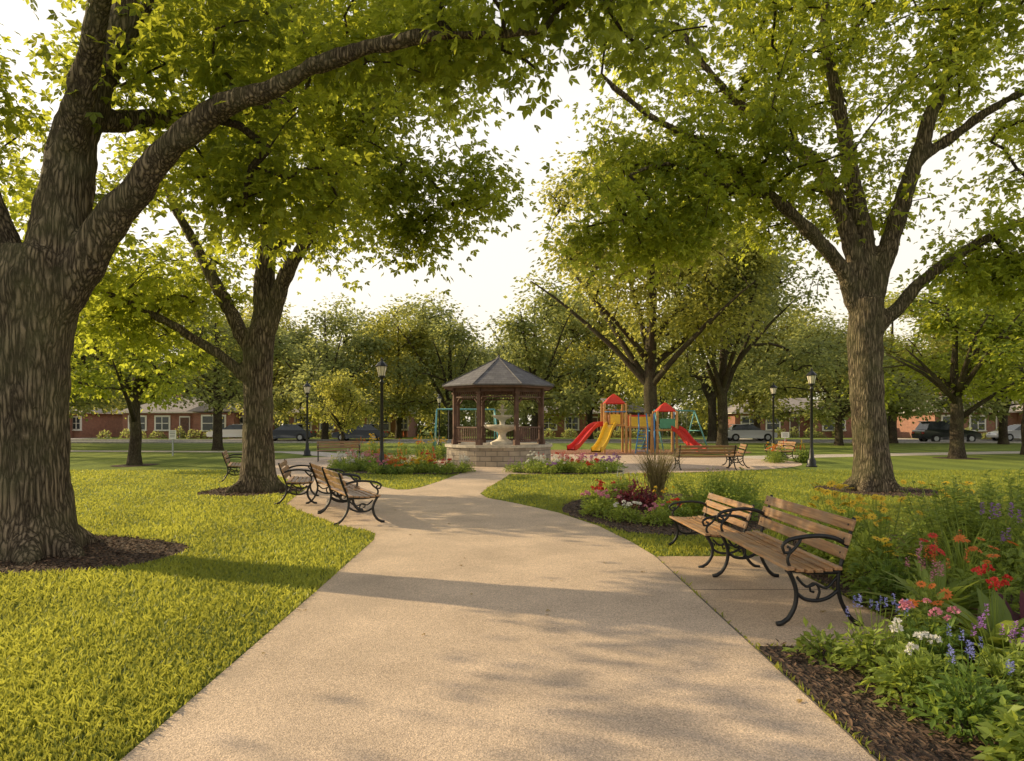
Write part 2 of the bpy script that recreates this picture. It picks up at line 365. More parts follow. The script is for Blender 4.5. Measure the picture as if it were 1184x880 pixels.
# maple close on the left
tree('maple_tree',
 [(-5.62,7.9,-.1,.60),(-5.6,7.9,.25,.50),(-5.6,7.9,.8,.43),(-5.6,7.9,1.6,.405),(-5.55,7.9,2.5,.41),(-5.48,7.9,3.1,.46),(-5.42,7.9,3.5,.38)],
 [[(-5.3,7.9,2.8,.26),(-4.95,7.85,3.3,.24),(-4.3,7.7,4.15,.175),(-3.4,7.5,4.85,.14),(-2.6,7.3,5.05,.115),(-1.9,7.1,5.25,.095),(-.9,6.9,5.4,.07),(.3,6.7,5.35,.04)],
  [(-5.35,7.9,3.0,.36),(-5.25,8,4.0,.30),(-5.2,8.1,4.9,.26),(-4.9,8.3,6,.22),(-4.4,8.5,7.5,.16),(-4,8.6,9.5,.1)],
  [(-5.7,7.9,2.9,.30),(-6.1,7.8,3.8,.26),(-6.25,7.7,4.8,.22),(-6.4,7.6,6,.18),(-7.2,7.4,8,.1)],
  [(-5.2,8.0,4.6,.18),(-4.7,7.6,5.5,.15),(-4.3,7.2,6.2,.12),(-3.8,6.6,7.2,.08)],
  [(-5.9,7.9,3.3,.2),(-6.9,8.4,4.0,.16),(-8.2,9.0,4.7,.12),(-9.8,9.6,5.6,.06)],
  [(-5.2,8.1,5.0,.14),(-4.2,9.4,5.7,.11),(-3.2,10.6,6.6,.07)]],
 [((-4.6,8.3,8.0),(5.8,4.8,3.2),190),((-3.7,9.2,4.8),(1.6,1.4,.9),30),((.6,6.9,5.9),(1.7,1.5,.7),32),((-2.4,7.6,5.9),(2.2,1.6,.6),20),((-8.8,8.8,5.6),(2.2,2.5,1.2),26)],
 .125,78,3,LEAF,voxel=.035,roots=7,spread=.28,minz=3.4,gap=-.06)
# second maple, left middle
tree('maple_tree',
 [(-5.65,15.2,-.1,.48),(-5.65,15.2,.25,.41),(-5.65,15.2,.9,.34),(-5.65,15.2,2.2,.32),(-5.65,15.2,3.0,.34),(-5.6,15.2,3.6,.30)],
 [[(-5.55,15.2,3.0,.24),(-5.3,15.1,3.9,.2),(-4.95,15,4.8,.17),(-4.3,14.8,5.7,.14),(-3.7,14.6,7.3,.11),(-2.9,14.4,8.2,.08),(-2,14.2,8.8,.05)],
  [(-5.6,15.2,3.2,.27),(-5.5,15.3,6.1,.2),(-5.1,15.4,8.6,.14),(-4.8,15.5,12,.07)],
  [(-5.7,15.2,2.9,.21),(-6.25,15.3,3.8,.17),(-6.9,15.4,5,.14),(-7.4,15.5,5.9,.11),(-8.2,15.6,7.5,.07)],
  [(-5.75,15.2,2.4,.16),(-6.3,15.0,2.9,.13),(-6.9,14.9,3.35,.11),(-7.7,14.7,3.85,.09),(-9.1,14.5,4.5,.06)],
  [(-4.2,14.8,6.0,.1),(-3.7,14.6,6.9,.09),(-2.8,14.3,7.1,.075),(-1.9,14,6.7,.06),(-1.2,13.8,5.9,.04)],
  [(-5.5,15.3,5.2,.14),(-4.9,16.4,6.6,.11),(-4,17.6,8.5,.07)]],
 [((-5.5,15.2,10.2),(4.9,4.6,4.2),220),((-8.6,15,5.1),(3,2.6,1.5),55),((-1.5,14.0,5.9),(1.5,1.3,1.45),34),((-4.3,15.4,5.9),(1.2,1.5,.9),10),((-8.6,14.7,3.5),(1.6,1.2,.6),12),((-2.8,14.4,8.0),(1.8,1.5,1.0),20)],
 .15,78,5,LEAF,voxel=.035,roots=6,spread=.34,minz=3.2,gap=-.06)
# right maple
tree('maple_tree',
 [(8.15,15.4,-.1,.54),(8.15,15.4,.3,.44),(8.1,15.4,1.0,.375),(8.0,15.4,2.3,.355),(7.98,15.4,3.6,.38),(8.0,15.4,4.3,.36)],
 [[(7.85,15.4,3.9,.23),(7.4,15.3,4.9,.18),(6.6,15.1,5.7,.155),(5.6,15,6.5,.125),(4.1,14.8,7.5,.10),(2.9,14.6,8.1,.075),(1.9,14.5,8.9,.045)],
  [(7.95,15.4,4.1,.26),(7.65,15.4,5.4,.2),(7.1,15.6,7.2,.17),(6.2,15.8,8.1,.14),(5,16,9.3,.10),(4,16.2,10.8,.06)],
  [(8.0,15.4,4.1,.28),(8,15.5,5.6,.22),(7.7,15.7,8.1,.17),(7.4,15.9,10.3,.12),(7.3,16,13,.06)],
  [(8.1,15.4,4.0,.27),(8.35,15.4,5.2,.22),(8.8,15.3,6.9,.19),(9.4,15.2,8.7,.15),(10.3,15.1,10.7,.1),(11,15,12.5,.06)],
  [(8.15,15.4,3.5,.19),(8.6,15.3,4.05,.165),(9.2,15.2,4.75,.14),(10.1,15,5.4,.12),(11.3,14.8,6,.09),(13,14.6,6.8,.05)],
  [(8.9,15.3,7.2,.13),(9.9,15.0,8.0,.11),(11.3,14.7,8.8,.08),(12.8,14.5,9.6,.05)],
  [(5.6,15,6.5,.09),(4.6,14.6,6.6,.08),(3.4,14.2,6.9,.06),(2.4,14,6.6,.04)]],
 [((8,15.4,10.7),(6.6,5.0,4.7),320),((2.5,14.6,6.8),(2.3,1.8,1.8),46),((5.4,15,7.4),(1.8,2,1.0),16),((12.6,15,6.0),(2.8,2.6,1.5),60),((3.9,14.6,5.5),(1.0,.9,.7),10),((7.2,17,6.8),(2.4,1.5,1.0),20),((10.8,15.6,4.7),(1.8,1.4,.7),22)],
 .15,78,9,LEAF,voxel=.035,roots=6,spread=.36,minz=4.2,gap=-.06)

# generic tree variants (linked data, several positions)
def generic(name,seed,H,Rc,zb,leaf,nc,nl,lm,trunk_r=.3,sp=.5,nb=11):
    rg=np.random.default_rng(seed)
    fk=zb*1.0
    tk=[(0,0,-.1,trunk_r*1.5),(0,0,.4,trunk_r*1.08),(0.05,0,fk*.6,trunk_r*.95),(0,0,fk,trunk_r*.9),(.1,.05,H*.5,trunk_r*.6),(0,0,H*.85,trunk_r*.15)]
    lb=[]
    nlm=8
    for k in range(nlm):
        a=k*2*pi/nlm+rg.uniform(-.3,.3);z=fk*rg.uniform(.8,1.6);u=rg.uniform(.55,.95)
        dx,dy=math.cos(a)*Rc*u,math.sin(a)*Rc*u;rise=(H-z)*rg.uniform(.25,.8)
        lb.append([(0,0,z,trunk_r*.5),(dx*.3,dy*.3,z+rise*.35,trunk_r*.38),(dx*.7,dy*.7,z+rise*.75,trunk_r*.22),(dx,dy,z+rise,trunk_r*.08)])
    bl=[((rg.uniform(-.1,.1)*Rc,0,(zb+H)/2+.06*H),(Rc*.55,Rc*.55,(H-zb)*.46),int(nc*.34))]
    for k in range(nb):
        a=k*2*pi/nb*2.4+rg.uniform(-.5,.5);f=rg.uniform(.05,.85);z=zb+(H-zb)*f;u=rg.uniform(.5,.85)*(1-.5*max(0,f-.4))
        s=rg.uniform(.2,.42)
        bl.append(((math.cos(a)*Rc*u,math.sin(a)*Rc*u,z),(Rc*s,Rc*s,(H-zb)*s*.42),int(nc*.66/nb)))
    return tree(name,tk,lb,bl,leaf,nl,seed,lm,0,False,0,sp,.7,fk*.8,-.12,BARKF,2.2,.32)
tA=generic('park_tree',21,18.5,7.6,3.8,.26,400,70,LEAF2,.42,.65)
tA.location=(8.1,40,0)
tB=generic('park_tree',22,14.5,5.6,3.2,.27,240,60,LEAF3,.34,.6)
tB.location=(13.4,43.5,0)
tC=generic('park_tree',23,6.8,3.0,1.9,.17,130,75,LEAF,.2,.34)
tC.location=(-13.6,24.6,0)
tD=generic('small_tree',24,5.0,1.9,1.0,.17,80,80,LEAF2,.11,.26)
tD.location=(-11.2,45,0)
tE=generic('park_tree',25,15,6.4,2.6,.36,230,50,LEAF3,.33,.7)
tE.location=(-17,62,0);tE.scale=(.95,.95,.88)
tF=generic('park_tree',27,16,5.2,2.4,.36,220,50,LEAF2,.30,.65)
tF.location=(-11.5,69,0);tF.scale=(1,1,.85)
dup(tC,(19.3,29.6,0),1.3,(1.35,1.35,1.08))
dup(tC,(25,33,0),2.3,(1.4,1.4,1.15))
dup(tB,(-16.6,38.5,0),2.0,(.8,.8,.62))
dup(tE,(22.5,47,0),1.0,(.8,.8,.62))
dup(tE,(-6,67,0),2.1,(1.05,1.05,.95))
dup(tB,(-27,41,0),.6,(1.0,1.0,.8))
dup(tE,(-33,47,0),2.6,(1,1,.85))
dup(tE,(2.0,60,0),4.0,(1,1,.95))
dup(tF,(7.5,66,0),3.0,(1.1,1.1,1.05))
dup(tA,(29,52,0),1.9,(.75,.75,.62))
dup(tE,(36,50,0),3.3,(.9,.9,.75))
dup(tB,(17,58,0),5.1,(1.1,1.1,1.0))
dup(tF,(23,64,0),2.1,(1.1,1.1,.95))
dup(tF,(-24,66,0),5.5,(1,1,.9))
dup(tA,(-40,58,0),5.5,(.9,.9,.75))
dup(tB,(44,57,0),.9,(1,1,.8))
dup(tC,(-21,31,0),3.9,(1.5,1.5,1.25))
# unseen tree added past the left edge to dapple the near lawn with shade
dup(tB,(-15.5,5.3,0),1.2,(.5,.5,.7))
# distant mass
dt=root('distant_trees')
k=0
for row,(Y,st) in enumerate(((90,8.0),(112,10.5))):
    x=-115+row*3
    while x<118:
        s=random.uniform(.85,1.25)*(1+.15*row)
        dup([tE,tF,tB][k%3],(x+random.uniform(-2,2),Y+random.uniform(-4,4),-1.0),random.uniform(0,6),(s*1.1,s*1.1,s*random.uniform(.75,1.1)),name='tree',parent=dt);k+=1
        x+=st

# ------------------------------------------------------------------ ground and paving
G=Q();G.add([[-400,-60,0],[400,-60,0],[400,500,0],[-400,500,0]],[[0,1,2,3]]);G.obj('ground',[LAWN])
main=[(-1.72,-4),(1.62,-4),(1.62,4),(1.62,7.7),(1.52,8.6),(1.27,10),(.78,11.5),(.05,12.9),(-.5,13.8),(-.68,14.6),(-.6,15.6),(-.3,18),(0,20.9),(-1.5,20.9),(-1.85,18),(-2.15,16.1),(-2.35,15.55),(-2.6,15.5),(-2.95,16),(-4.4,18.8),(-6.0,22.4),(-9.2,24.6),(-8.2,22.0),(-6.2,18.7),(-4.75,15.8),(-4.45,14),(-4.2,12.7),(-3.7,11.8),(-3.0,10.75),(-2.5,10.0),(-2.05,9.6),(-1.86,9.3),(-1.78,8.8),(-1.75,6)]
sheet('path',main,.004,PATH)
plaza=ell(.5,27,10.6,6.8,72)
sheet('plaza',plaza,.008,PATH)
padp=[(1.628,4.58),(2.88,4.58),(2.88,7.7),(1.628,7.7)]
sheet('bench_pad',padp,.006,PAD)
j=Q()
j.box((1.622,2.0,.0045),(.012,11.4,.006));j.box((2.25,6.15,.0067),(1.24,.008,.003))
j.obj('path_joints',[JOINT])
nearbed=[(1.63,-2),(1.632,4.57),(2.9,4.57),(2.9,7.9),(3.5,8.9),(5.5,9.2),(7.6,8.1),(9,5.5),(9,-2)]
sheet('mulch_bed',nearbed,.012,MULCH)
midbed=smooth_poly([(.86,11.6),(1.35,10.0),(1.65,9.35),(2.4,9.1),(3.3,9.4),(4.3,10.3),(4.5,12),(3.8,14.2),(2.6,14.7),(1.3,13.4)])
sheet('mulch_bed',midbed,.012,MULCH)
r1=ell(-5.55,7.85,1.75,1.15,40,.04,1);r2=ell(-5.8,15.2,1.05,1.15,40,.04,2);r3=ell(8.2,15.3,1.2,1.35,40,.04,3);r4=ell(-13.6,24.6,.7,1,32,.03,4);r5=ell(19.3,29.6,.9,1,32,.03,4)
for i,r in enumerate((r1,r2,r3,r4,r5)): sheet('tree_mulch_ring',r,.010,MULCH)
lbed=smooth_poly([(-5.4,21.2),(-4.2,20.3),(-2.6,20.1),(-1.55,20.4),(-1.5,21.8),(-2.6,23.2),(-4.6,24.0),(-6.3,23.4)])
rbed=smooth_poly([(.05,20.9),(1.2,20.2),(2.8,20.4),(3.5,21.4),(3.0,22.6),(1.5,22.9),(.3,22.1)])
sheet('mulch_bed',lbed,.014,MULCH);sheet('mulch_bed',rbed,.014,MULCH)
play=ell(6.2,36.2,6.4,3.4,48)
sheet('playground_surface',play,.012,PLAYM)
sheet('sidewalk',[(-70,38.5),(-30,37.2),(-12,35.4),(-8,30.5),(-6.4,31.5),(-10.5,36.8),(-30,39.0),(-70,40.5)],.005,WALK)
sheet('sidewalk',[(9.5,28.5),(16,31.2),(26,34.5),(70,40),(70,42.3),(26,36.8),(15,33.2),(8.6,31)],.005,WALK)
rd=sheet('road',[(-200,53),(200,53),(200,60.5),(-200,60.5)],.004,ASPH)
kb=Q()
for y in (52.9,60.6): kb.box((0,y,.05),(400,.16,.13))
kb.obj('kerb',[KERB],bevel=.01)
sheet('street_sidewalk',[(-200,62.4),(200,62.4),(200,63.9),(-200,63.9)],.006,WALK)
for hx in (-44,-26,22,38.5): sheet('driveway',[(hx-1.6,60.7),(hx+1.6,60.7),(hx+1.6,72),(hx-1.6,72)],.010,WALK)

def mask_lawn(x,y,pad=0):
    m=np.ones(len(x),bool)
    for p in (main,plaza,padp,nearbed,midbed,r1,r2,r3,lbed,rbed): m&=~pip(x,y,p)
    return m
n=440000
Y=np.exp(R.uniform(math.log(2.0),math.log(22),n));X=R.uniform(-1,1,n)*(.82*Y+2)
mk=mask_lawn(X,Y);X=X[mk];Y=Y[mk];n=len(X)
cl=.5+.17*np.sin(X*2.1+np.sin(Y*1.7)*2)+.17*np.sin(Y*2.9+X*1.3+np.sin(X*4.1))+.16*np.sin(X*.7-Y*.5+2*np.sin(Y*.4))
g=Q()
sc=1+Y/8
H=(R.uniform(.022,.055,n))*(.65+.6*cl);W=.0038*sc*R.uniform(.7,1.4,n);az=R.uniform(0,2*pi,n);ln=R.uniform(0,1.1,n)*H*1.1;a2=R.uniform(0,2*pi,n)
B=np.stack([X,Y,np.zeros(n)],1);s=np.stack([np.cos(az),np.sin(az),np.zeros(n)],1)*W[:,None]
mid=B+np.stack([np.cos(a2)*ln*.35,np.sin(a2)*ln*.35,H*.6],1);tip=B+np.stack([np.cos(a2)*ln,np.sin(a2)*ln,H],1)
V=np.stack([B-s,B+s,mid+s*.8,tip],1).reshape(-1,3)
tn=np.clip(cl*.5+R.uniform(0,.4,n)+.10*np.tanh(3*np.sin((X+.35*Y)*3.3)),0,1)
g.add(V,np.arange(n*4).reshape(-1,4),0,np.repeat(tn,4))
g.obj('grass',[GRASSB])
def chips(polys_counts):
    q=Q()
    for poly,z,n in polys_counts:
        P=np.array(poly);lo=P.min(0);hi=P.max(0);lo=np.maximum(lo,[-20,1.5])
        x=R.uniform(lo[0],hi[0],n);y=R.uniform(lo[1],hi[1],n);k=pip(x,y,poly);x=x[k];y=y[k];m=len(x)
        if m==0: continue
        a=R.uniform(0,2*pi,m)
        D=np.stack([np.cos(a),np.sin(a),R.normal(0,.35,m)],1);Nn=np.stack([R.normal(0,.45,m),R.normal(0,.45,m),np.ones(m)],1)
        diamonds(q,np.stack([x,y,z+R.uniform(.004,.028,m)],1),D,Nn,R.uniform(.02,.06,m),R.uniform(.12,.3),0,R.uniform(0,1,m)**1.6,0)
    return q.obj('mulch_chips',[CHIP])
chips([(nearbed,.012,60000),(midbed,.012,9000),(r1,.01,9000),(r2,.01,3000),(r3,.01,3000)])
q=Q();n=60;x=R.uniform(-5,2.6,n);y=R.uniform(2.6,13,n);a=R.uniform(0,6.3,n)
lobed(q,np.stack([x,y,np.full(n,.014)],1),np.stack([np.cos(a),np.sin(a),np.zeros(n)],1),np.stack([R.normal(0,.2,n),R.normal(0,.2,n),np.ones(n)],1),R.uniform(.02,.04,n),0,R.uniform(.3,1,n))
q.obj('fallen_leaves',[leafmat('dry_leaf',(.22,.12,.04),(.40,.28,.08),(.3,.2,.05),.2)])

# ------------------------------------------------------------------ benches
def bench(Ln=1.65,n=3):
    e=root('park_bench')
    ir=Q()
    ys=[-Ln/2+.06,Ln/2-.06]
    for y in ys:
        def c(pts,r,fl=.75,m=8):
            P=resample([(x,y,z,r_) for (x,z),r_ in zip(pts,np.linspace(r[0],r[1],len(pts)))],.03);ir.sweep(P[:,:3],P[:,3],m,flat=1)
        c([(.60,.012),(.55,.02),(.50,.05),(.44,.14),(.425,.25),(.46,.35),(.50,.415)],(.020,.020))
        c([(-.16,.012),(-.11,.02),(-.05,.06),(.03,.18),(.06,.30),(.05,.40),(.015,.50),(-.03,.62),(-.085,.80)],(.020,.016))
        c([(.52,.415),(.40,.405),(.25,.395),(.05,.40)],(.017,.017))
        c([(-.02,.60),(.08,.645),(.22,.665),(.38,.655),(.50,.63),(.55,.585),(.53,.54),(.485,.54),(.48,.575),(.505,.585)],(.019,.012))
        c([(.46,.41),(.50,.47),(.49,.53),(.43,.58),(.38,.65)],(.015,.013))
        c([(.43,.25),(.36,.20),(.25,.185),(.14,.21),(.05,.27)],(.015,.015))
        c([(.25,.185),(.22,.25),(.25,.31),(.31,.30),(.30,.255),(.27,.25)],(.012,.009))
        c([(.42,.36),(.34,.29),(.25,.31)],(.012,.01));c([(.07,.36),(.16,.28),(.25,.31)],(.012,.01))
    ir.sweep([(.25,ys[0],.39),(.25,ys[1],.39)],[.011,.011],6)
    ir.obj('iron_frame',[IRON],e,True)
    st=Q()
    for i in range(6):
        x=.085+i*.083;z=.43+.004*math.cos(i)-.012*math.sin(pi*i/5)
        st.box((x,0,z),(.068,Ln,.026),ry=(.06 if i==5 else .0),t=random.uniform(.1,1))
    st.obj('seat_slats',[WOOD],e,bevel=.005)
    bk=Q();h=.30/n
    for i in range(n):
        f=(i+.5)/n;z=.49+.31*f;x=.045-.11*f
        bk.box((x,0,z),(.024,Ln,h*.86),ry=-.36,t=random.uniform(.35,1))
    bk.obj('back_slats',[WOOD],e,bevel=.005)
    bo=Q()
    for y in ys[:2]:
        for i in range(n):
            f=(i+.5)/n;bo.box((.045-.11*f+.014,y,.49+.31*f),(.008,.016,.016),ry=-.36)
    bo.obj('bolts',[IRON],e,bevel=.003)
    return e
b1=bench(1.72,3);b1.location=(2.46,5.85,.006);b1.rotation_euler=(0,0,pi+.0);b1.scale=(.84,1,1)
dup(b1,(2.42,7.75,.0),pi+.04,(.85,.8,.82))
dup(b1,(-2.78,10.75,.004),.44,(1,.88,.96))
dup(b1,(-3.42,12.2,.004),.44,(1,.85,.96))
dup(b1,(-4.4,13.3,.004),.25,(1,.85,.96))
dup(b1,(-7.6,18.2,.0),.35,.97)
dup(b1,(-7.0,27.6,.008),-pi/2+.25,1)
dup(b1,(6.35,22.2,.008),pi/2+.08,(1,1.15,1))
dup(b1,(7.95,23.6,.008),pi-.2,(1,.9,1))
dup(b1,(10.9,27.2,.008),pi,1)

# ------------------------------------------------------------------ street lamps
def lamp():
    e=root('street_lamp');p=Q()
    p.lathe([(.0001,0),(.19,0),(.19,.05),(.15,.07),(.15,.22),(.12,.27),(.085,.32),(.075,.55),(.062,.6),(.055,.7),(.045,2.72),(.07,2.74),(.07,2.78),(.04,2.82),(.05,2.88),(.11,2.92),(.11,2.94),(.0001,2.94)],16)
    p.obj('post',[BLACK],e,True)
    g=Q();g.lathe([(.09,2.94),(.155,3.22),(.15,3.24)],8);g.obj('lantern_glass',[GLASSW],e)
    c=Q();c.lathe([(.19,3.235),(.195,3.25),(.12,3.34),(.05,3.39),(.03,3.42),(.045,3.45),(.02,3.48),(.001,3.53)],8)
    for k in range(8):
        a=k*pi/4;c.sweep([(math.cos(a)*.092,math.sin(a)*.092,2.94),(math.cos(a)*.157,math.sin(a)*.157,3.235)],[.007,.007],5)
    c.lathe([(.10,2.935),(.11,2.95),(.085,2.96)],8);c.obj('lantern_cage',[BLACK],e);return e
l1=lamp();l1.location=(-3.95,20.7,0)
for x,y,s in ((-9.6,32,1.0),(10.4,23.7,.98),(13.4,35,1.03),(-26,37,1),(-5,47,1)): dup(l1,(x,y,0),.3,s)

# ------------------------------------------------------------------ gazebo with fountain
gz=root('gazebo',(-.5,25.6,.008))
ph=pi/8;RB=1.95
q=Q();q.lathe([(RB,0),(RB,.64),(.01,.64)],32,phase=ph);q.obj('stone_base',[STONE],gz)
q=Q();q.lathe([(RB-.02,.64),(RB+.07,.643),(RB+.07,.74),(RB-.25,.74),(.01,.735)],32,phase=ph);q.obj('stone_cap',[STONEC],gz)
q=Q();RP=1.72
def pt(a,r,z): return (math.cos(a)*r,math.sin(a)*r,z)
for k in range(8):
    a=ph+k*pi/4
    q.box(pt(a,RP,1.78),(.13,.13,2.1),rz=a);q.box(pt(a,RP,.83),(.2,.2,.18),rz=a);q.box(pt(a,RP,2.6),(.19,.19,.08),rz=a)
q.obj('posts',[DWOOD],gz,bevel=.008)
q=Q()
for k in range(8):
    a=ph+k*pi/4;b=a+pi/4;A=np.array(pt(a,RP,0));B=np.array(pt(b,RP,0));M=(A+B)/2;ln=np.linalg.norm(B-A)-.14;rz=math.atan2(*(B-A)[1::-1])
    for z,h in ((2.72,.16),(2.45,.05)): q.box((M[0],M[1],z),(ln,.07,h),rz=rz)
    for t in np.linspace(.1,.9,11):
        c=A+(B-A)*t;q.box((c[0],c[1],2.555),(.025,.03,.16),rz=rz)
    for s in (.12,.88):
        c=A+(B-A)*s;q.box((c[0],c[1],2.3),(.03,.04,.36),rz=rz,ry=(.75 if s<.5 else -.75))
    if k!=5:
        for z in (.86,1.36): q.box((M[0],M[1],z),(ln,.06,.05),rz=rz)
        for t in np.linspace(.08,.92,12):
            c=A+(B-A)*t;q.box((c[0],c[1],1.11),(.028,.028,.46),rz=rz)
q.obj('railings_and_frieze',[DWOOD],gz)
q=Q();q.lathe([(2.12,2.76),(2.14,2.80),(2.14,2.86)],8,phase=ph);q.lathe([(2.1,2.78),(.01,3.7)],8,phase=ph);q.obj('eaves',[DWOOD],gz)
q=Q();q.lathe([(2.2,2.84),(2.2,2.875),(1.2,3.36),(.14,3.9),(.12,3.93),(.001,3.96)],8,phase=ph);q.obj('roof',[SHING],gz)
q=Q()
for k in range(8):
    a=ph+k*pi/4;q.sweep([pt(a,2.2,2.885),pt(a,1.2,3.37),pt(a,.12,3.915)],[.022]*3,6)
q.lathe([(.12,3.9),(.1,3.96),(.04,3.99),(.05,4.03),(.001,4.08)],10);q.obj('ridge_caps_and_finial',[SHING],gz)
ft=root('fountain',(-.35,24.75,.745),0,(1.05,1.05,1.0))
q=Q();q.lathe([(.40,0),(.42,.08),(.30,.14),(.16,.22),(.12,.36),(.17,.46),(.30,.50),(.58,.60),(.64,.70),(.62,.72),(.52,.66),(.1,.62),(.09,.8),(.13,.9),(.26,.96),(.36,1.05),(.34,1.07),(.25,1.03),(.06,1.0),(.055,1.14),(.1,1.2),(.18,1.26),(.17,1.28),(.05,1.26),(.04,1.33),(.07,1.38),(.03,1.45),(.001,1.47)],28)
q.obj('tiers',[FOUNT],ft,True)
q=Q();q.lathe([(.001,.69),(.58,.69)],24);q.lathe([(.001,1.05),(.32,1.05)],20);q.obj('water',[plain('water',(.15,.2,.2),.05)],ft)

# ------------------------------------------------------------------ playground
ps=root('play_structure',(6.0,35.6,.012))
q=Q()
def deck(cx,cy,w,z,h,q):
    for sx in (-1,1):
        for sy in (-1,1): q.box((cx+sx*w/2,cy+sy*w/2,h/2),(.11,.11,h),0)
    q.box((cx,cy,z),(w,w,.08),0)
deck(-.7,0,1.1,1.4,2.55,q);deck(.65,.2,1.1,1.3,2.0,q);deck(2.0,.1,1.0,1.15,2.15,q)
for i in range(6):
    q.box((-1.2+.2*i,.62,1.85),(.13,.04,.8),0)
q.obj('posts_and_decks',[ORG],ps,bevel=.01)
q=Q()
def hip(cx,cy,w,z,h,q):
    q.lathe([(w*.70,z-.04),(w*.74,z),(w*.36,z+h*.62),(.04,z+h),(.001,z+h)],4,(cx,cy,0),0,pi/4)
hip(-.7,0,1.0,2.55,.5,q);hip(2.0,.1,.9,2.15,.45,q)
q.box((.65,.8,1.65),(1.05,.04,.6));q.obj('red_roofs',[RED],ps)
def slide(name,P,w,mat):
    P=resample([(*p,.1) for p in P],.15)[:,:3];q=Q();T=nrm(np.gradient(P,axis=0)[:,:]*np.array([1,1,0]));S=np.stack([-T[:,1],T[:,0],0*T[:,0]],1)
    prof=[(-w/2-.03,.2),(-w/2,.2),(-w/2+.03,.02),(w/2-.03,.02),(w/2,.2),(w/2+.03,.2),(w/2+.02,-.05),(-w/2-.02,-.05)]
    V=np.stack([P+S*a+np.array([0,0,b]) for a,b in prof],1).reshape(-1,3);k=8;F=[]
    for i in range(len(P)-1):
        for j in range(k): F.append([i*k+j,i*k+(j+1)%k,(i+1)*k+(j+1)%k,(i+1)*k+j])
    q.add(V,F);q.obj(name,[mat],ps)
slide('yellow_slide',[(-.9,-.6,1.42),(-1.15,-1.2,1.2),(-1.5,-2.0,.6),(-1.85,-2.7,.22),(-2.0,-3.1,.18)],.45,YEL)
slide('red_slide',[(-1.3,0,1.42),(-1.8,-.2,1.3),(-2.4,-.7,.7),(-2.8,-1.1,.3),(-3.05,-1.4,.2)],.45,RED)
slide('red_tube_slide',[(2.4,-.5,1.2),(2.6,-1.0,1.0),(2.85,-1.7,.5),(3.1,-2.3,.22),(3.2,-2.6,.2)],.45,RED)
q=Q()
for s in (0,.45):
    q.sweep([(.15+s*1.3,-1.6,0),(.45+s,-.9,1.3),(.5+s*.9,-.5,2.0)],[.035]*3,8)
for t in np.linspace(.1,.9,7): q.sweep([(.17+.3*t,-1.6+.85*t,1.25*t),(.72+.1*t,-1.6+.85*t,1.25*t)],[.022]*2,6)
q.sweep([(1.2,-1.2,0),(1.3,-.5,2.0)],[.04]*2);q.sweep([(2.6,.7,0),(2.6,.7,2.1)],[.04]*2)
q.sweep([(-1.25,-.6,2.1),(-.15,-.6,2.1)],[.03]*2);q.obj('blue_ladder',[BLUE],ps,True)
q=Q();q.box((-.7,-.6,1.72),(.5,.04,.5));q.box((.65,-.38,1.6),(1.0,.04,.5));q.obj('yellow_panels',[YEL],ps)
q=Q();q.box((2.0,-.45,1.5),(.8,.04,.5));q.obj('green_panel',[GRN],ps)
def swing(loc,rz,W=3.0):
    e=root('swing_set',loc,rz);q=Q()
    for s in (-1,1):
        for t in (-1,1): q.sweep([(s*(W/2+.15),t*.95,0),(s*W/2,0,2.25)],[.04,.04],8)
        q.sweep([(s*(W/2+.07),-.45,1.1),(s*(W/2+.07),.45,1.1)],[.03,.03],6)
    q.sweep([(-W/2,0,2.25),(W/2,0,2.25)],[.045,.045],8);q.obj('frame',[plain('swing_teal',(.12,.35,.36),.4)],e,True)
    q=Q();c=Q()
    for x in (-.7,.7):
        q.box((x,0,.5),(.45,.18,.03))
        for d in (-.2,.2): c.sweep([(x+d,0,.51),(x+d,0,2.24)],[.008,.008],4)
    q.obj('seats',[BLACK],e);c.obj('chains',[GREYM],e)
swing((-2.4,35.5,0),.15)
swing((9.3,39,0),.5)

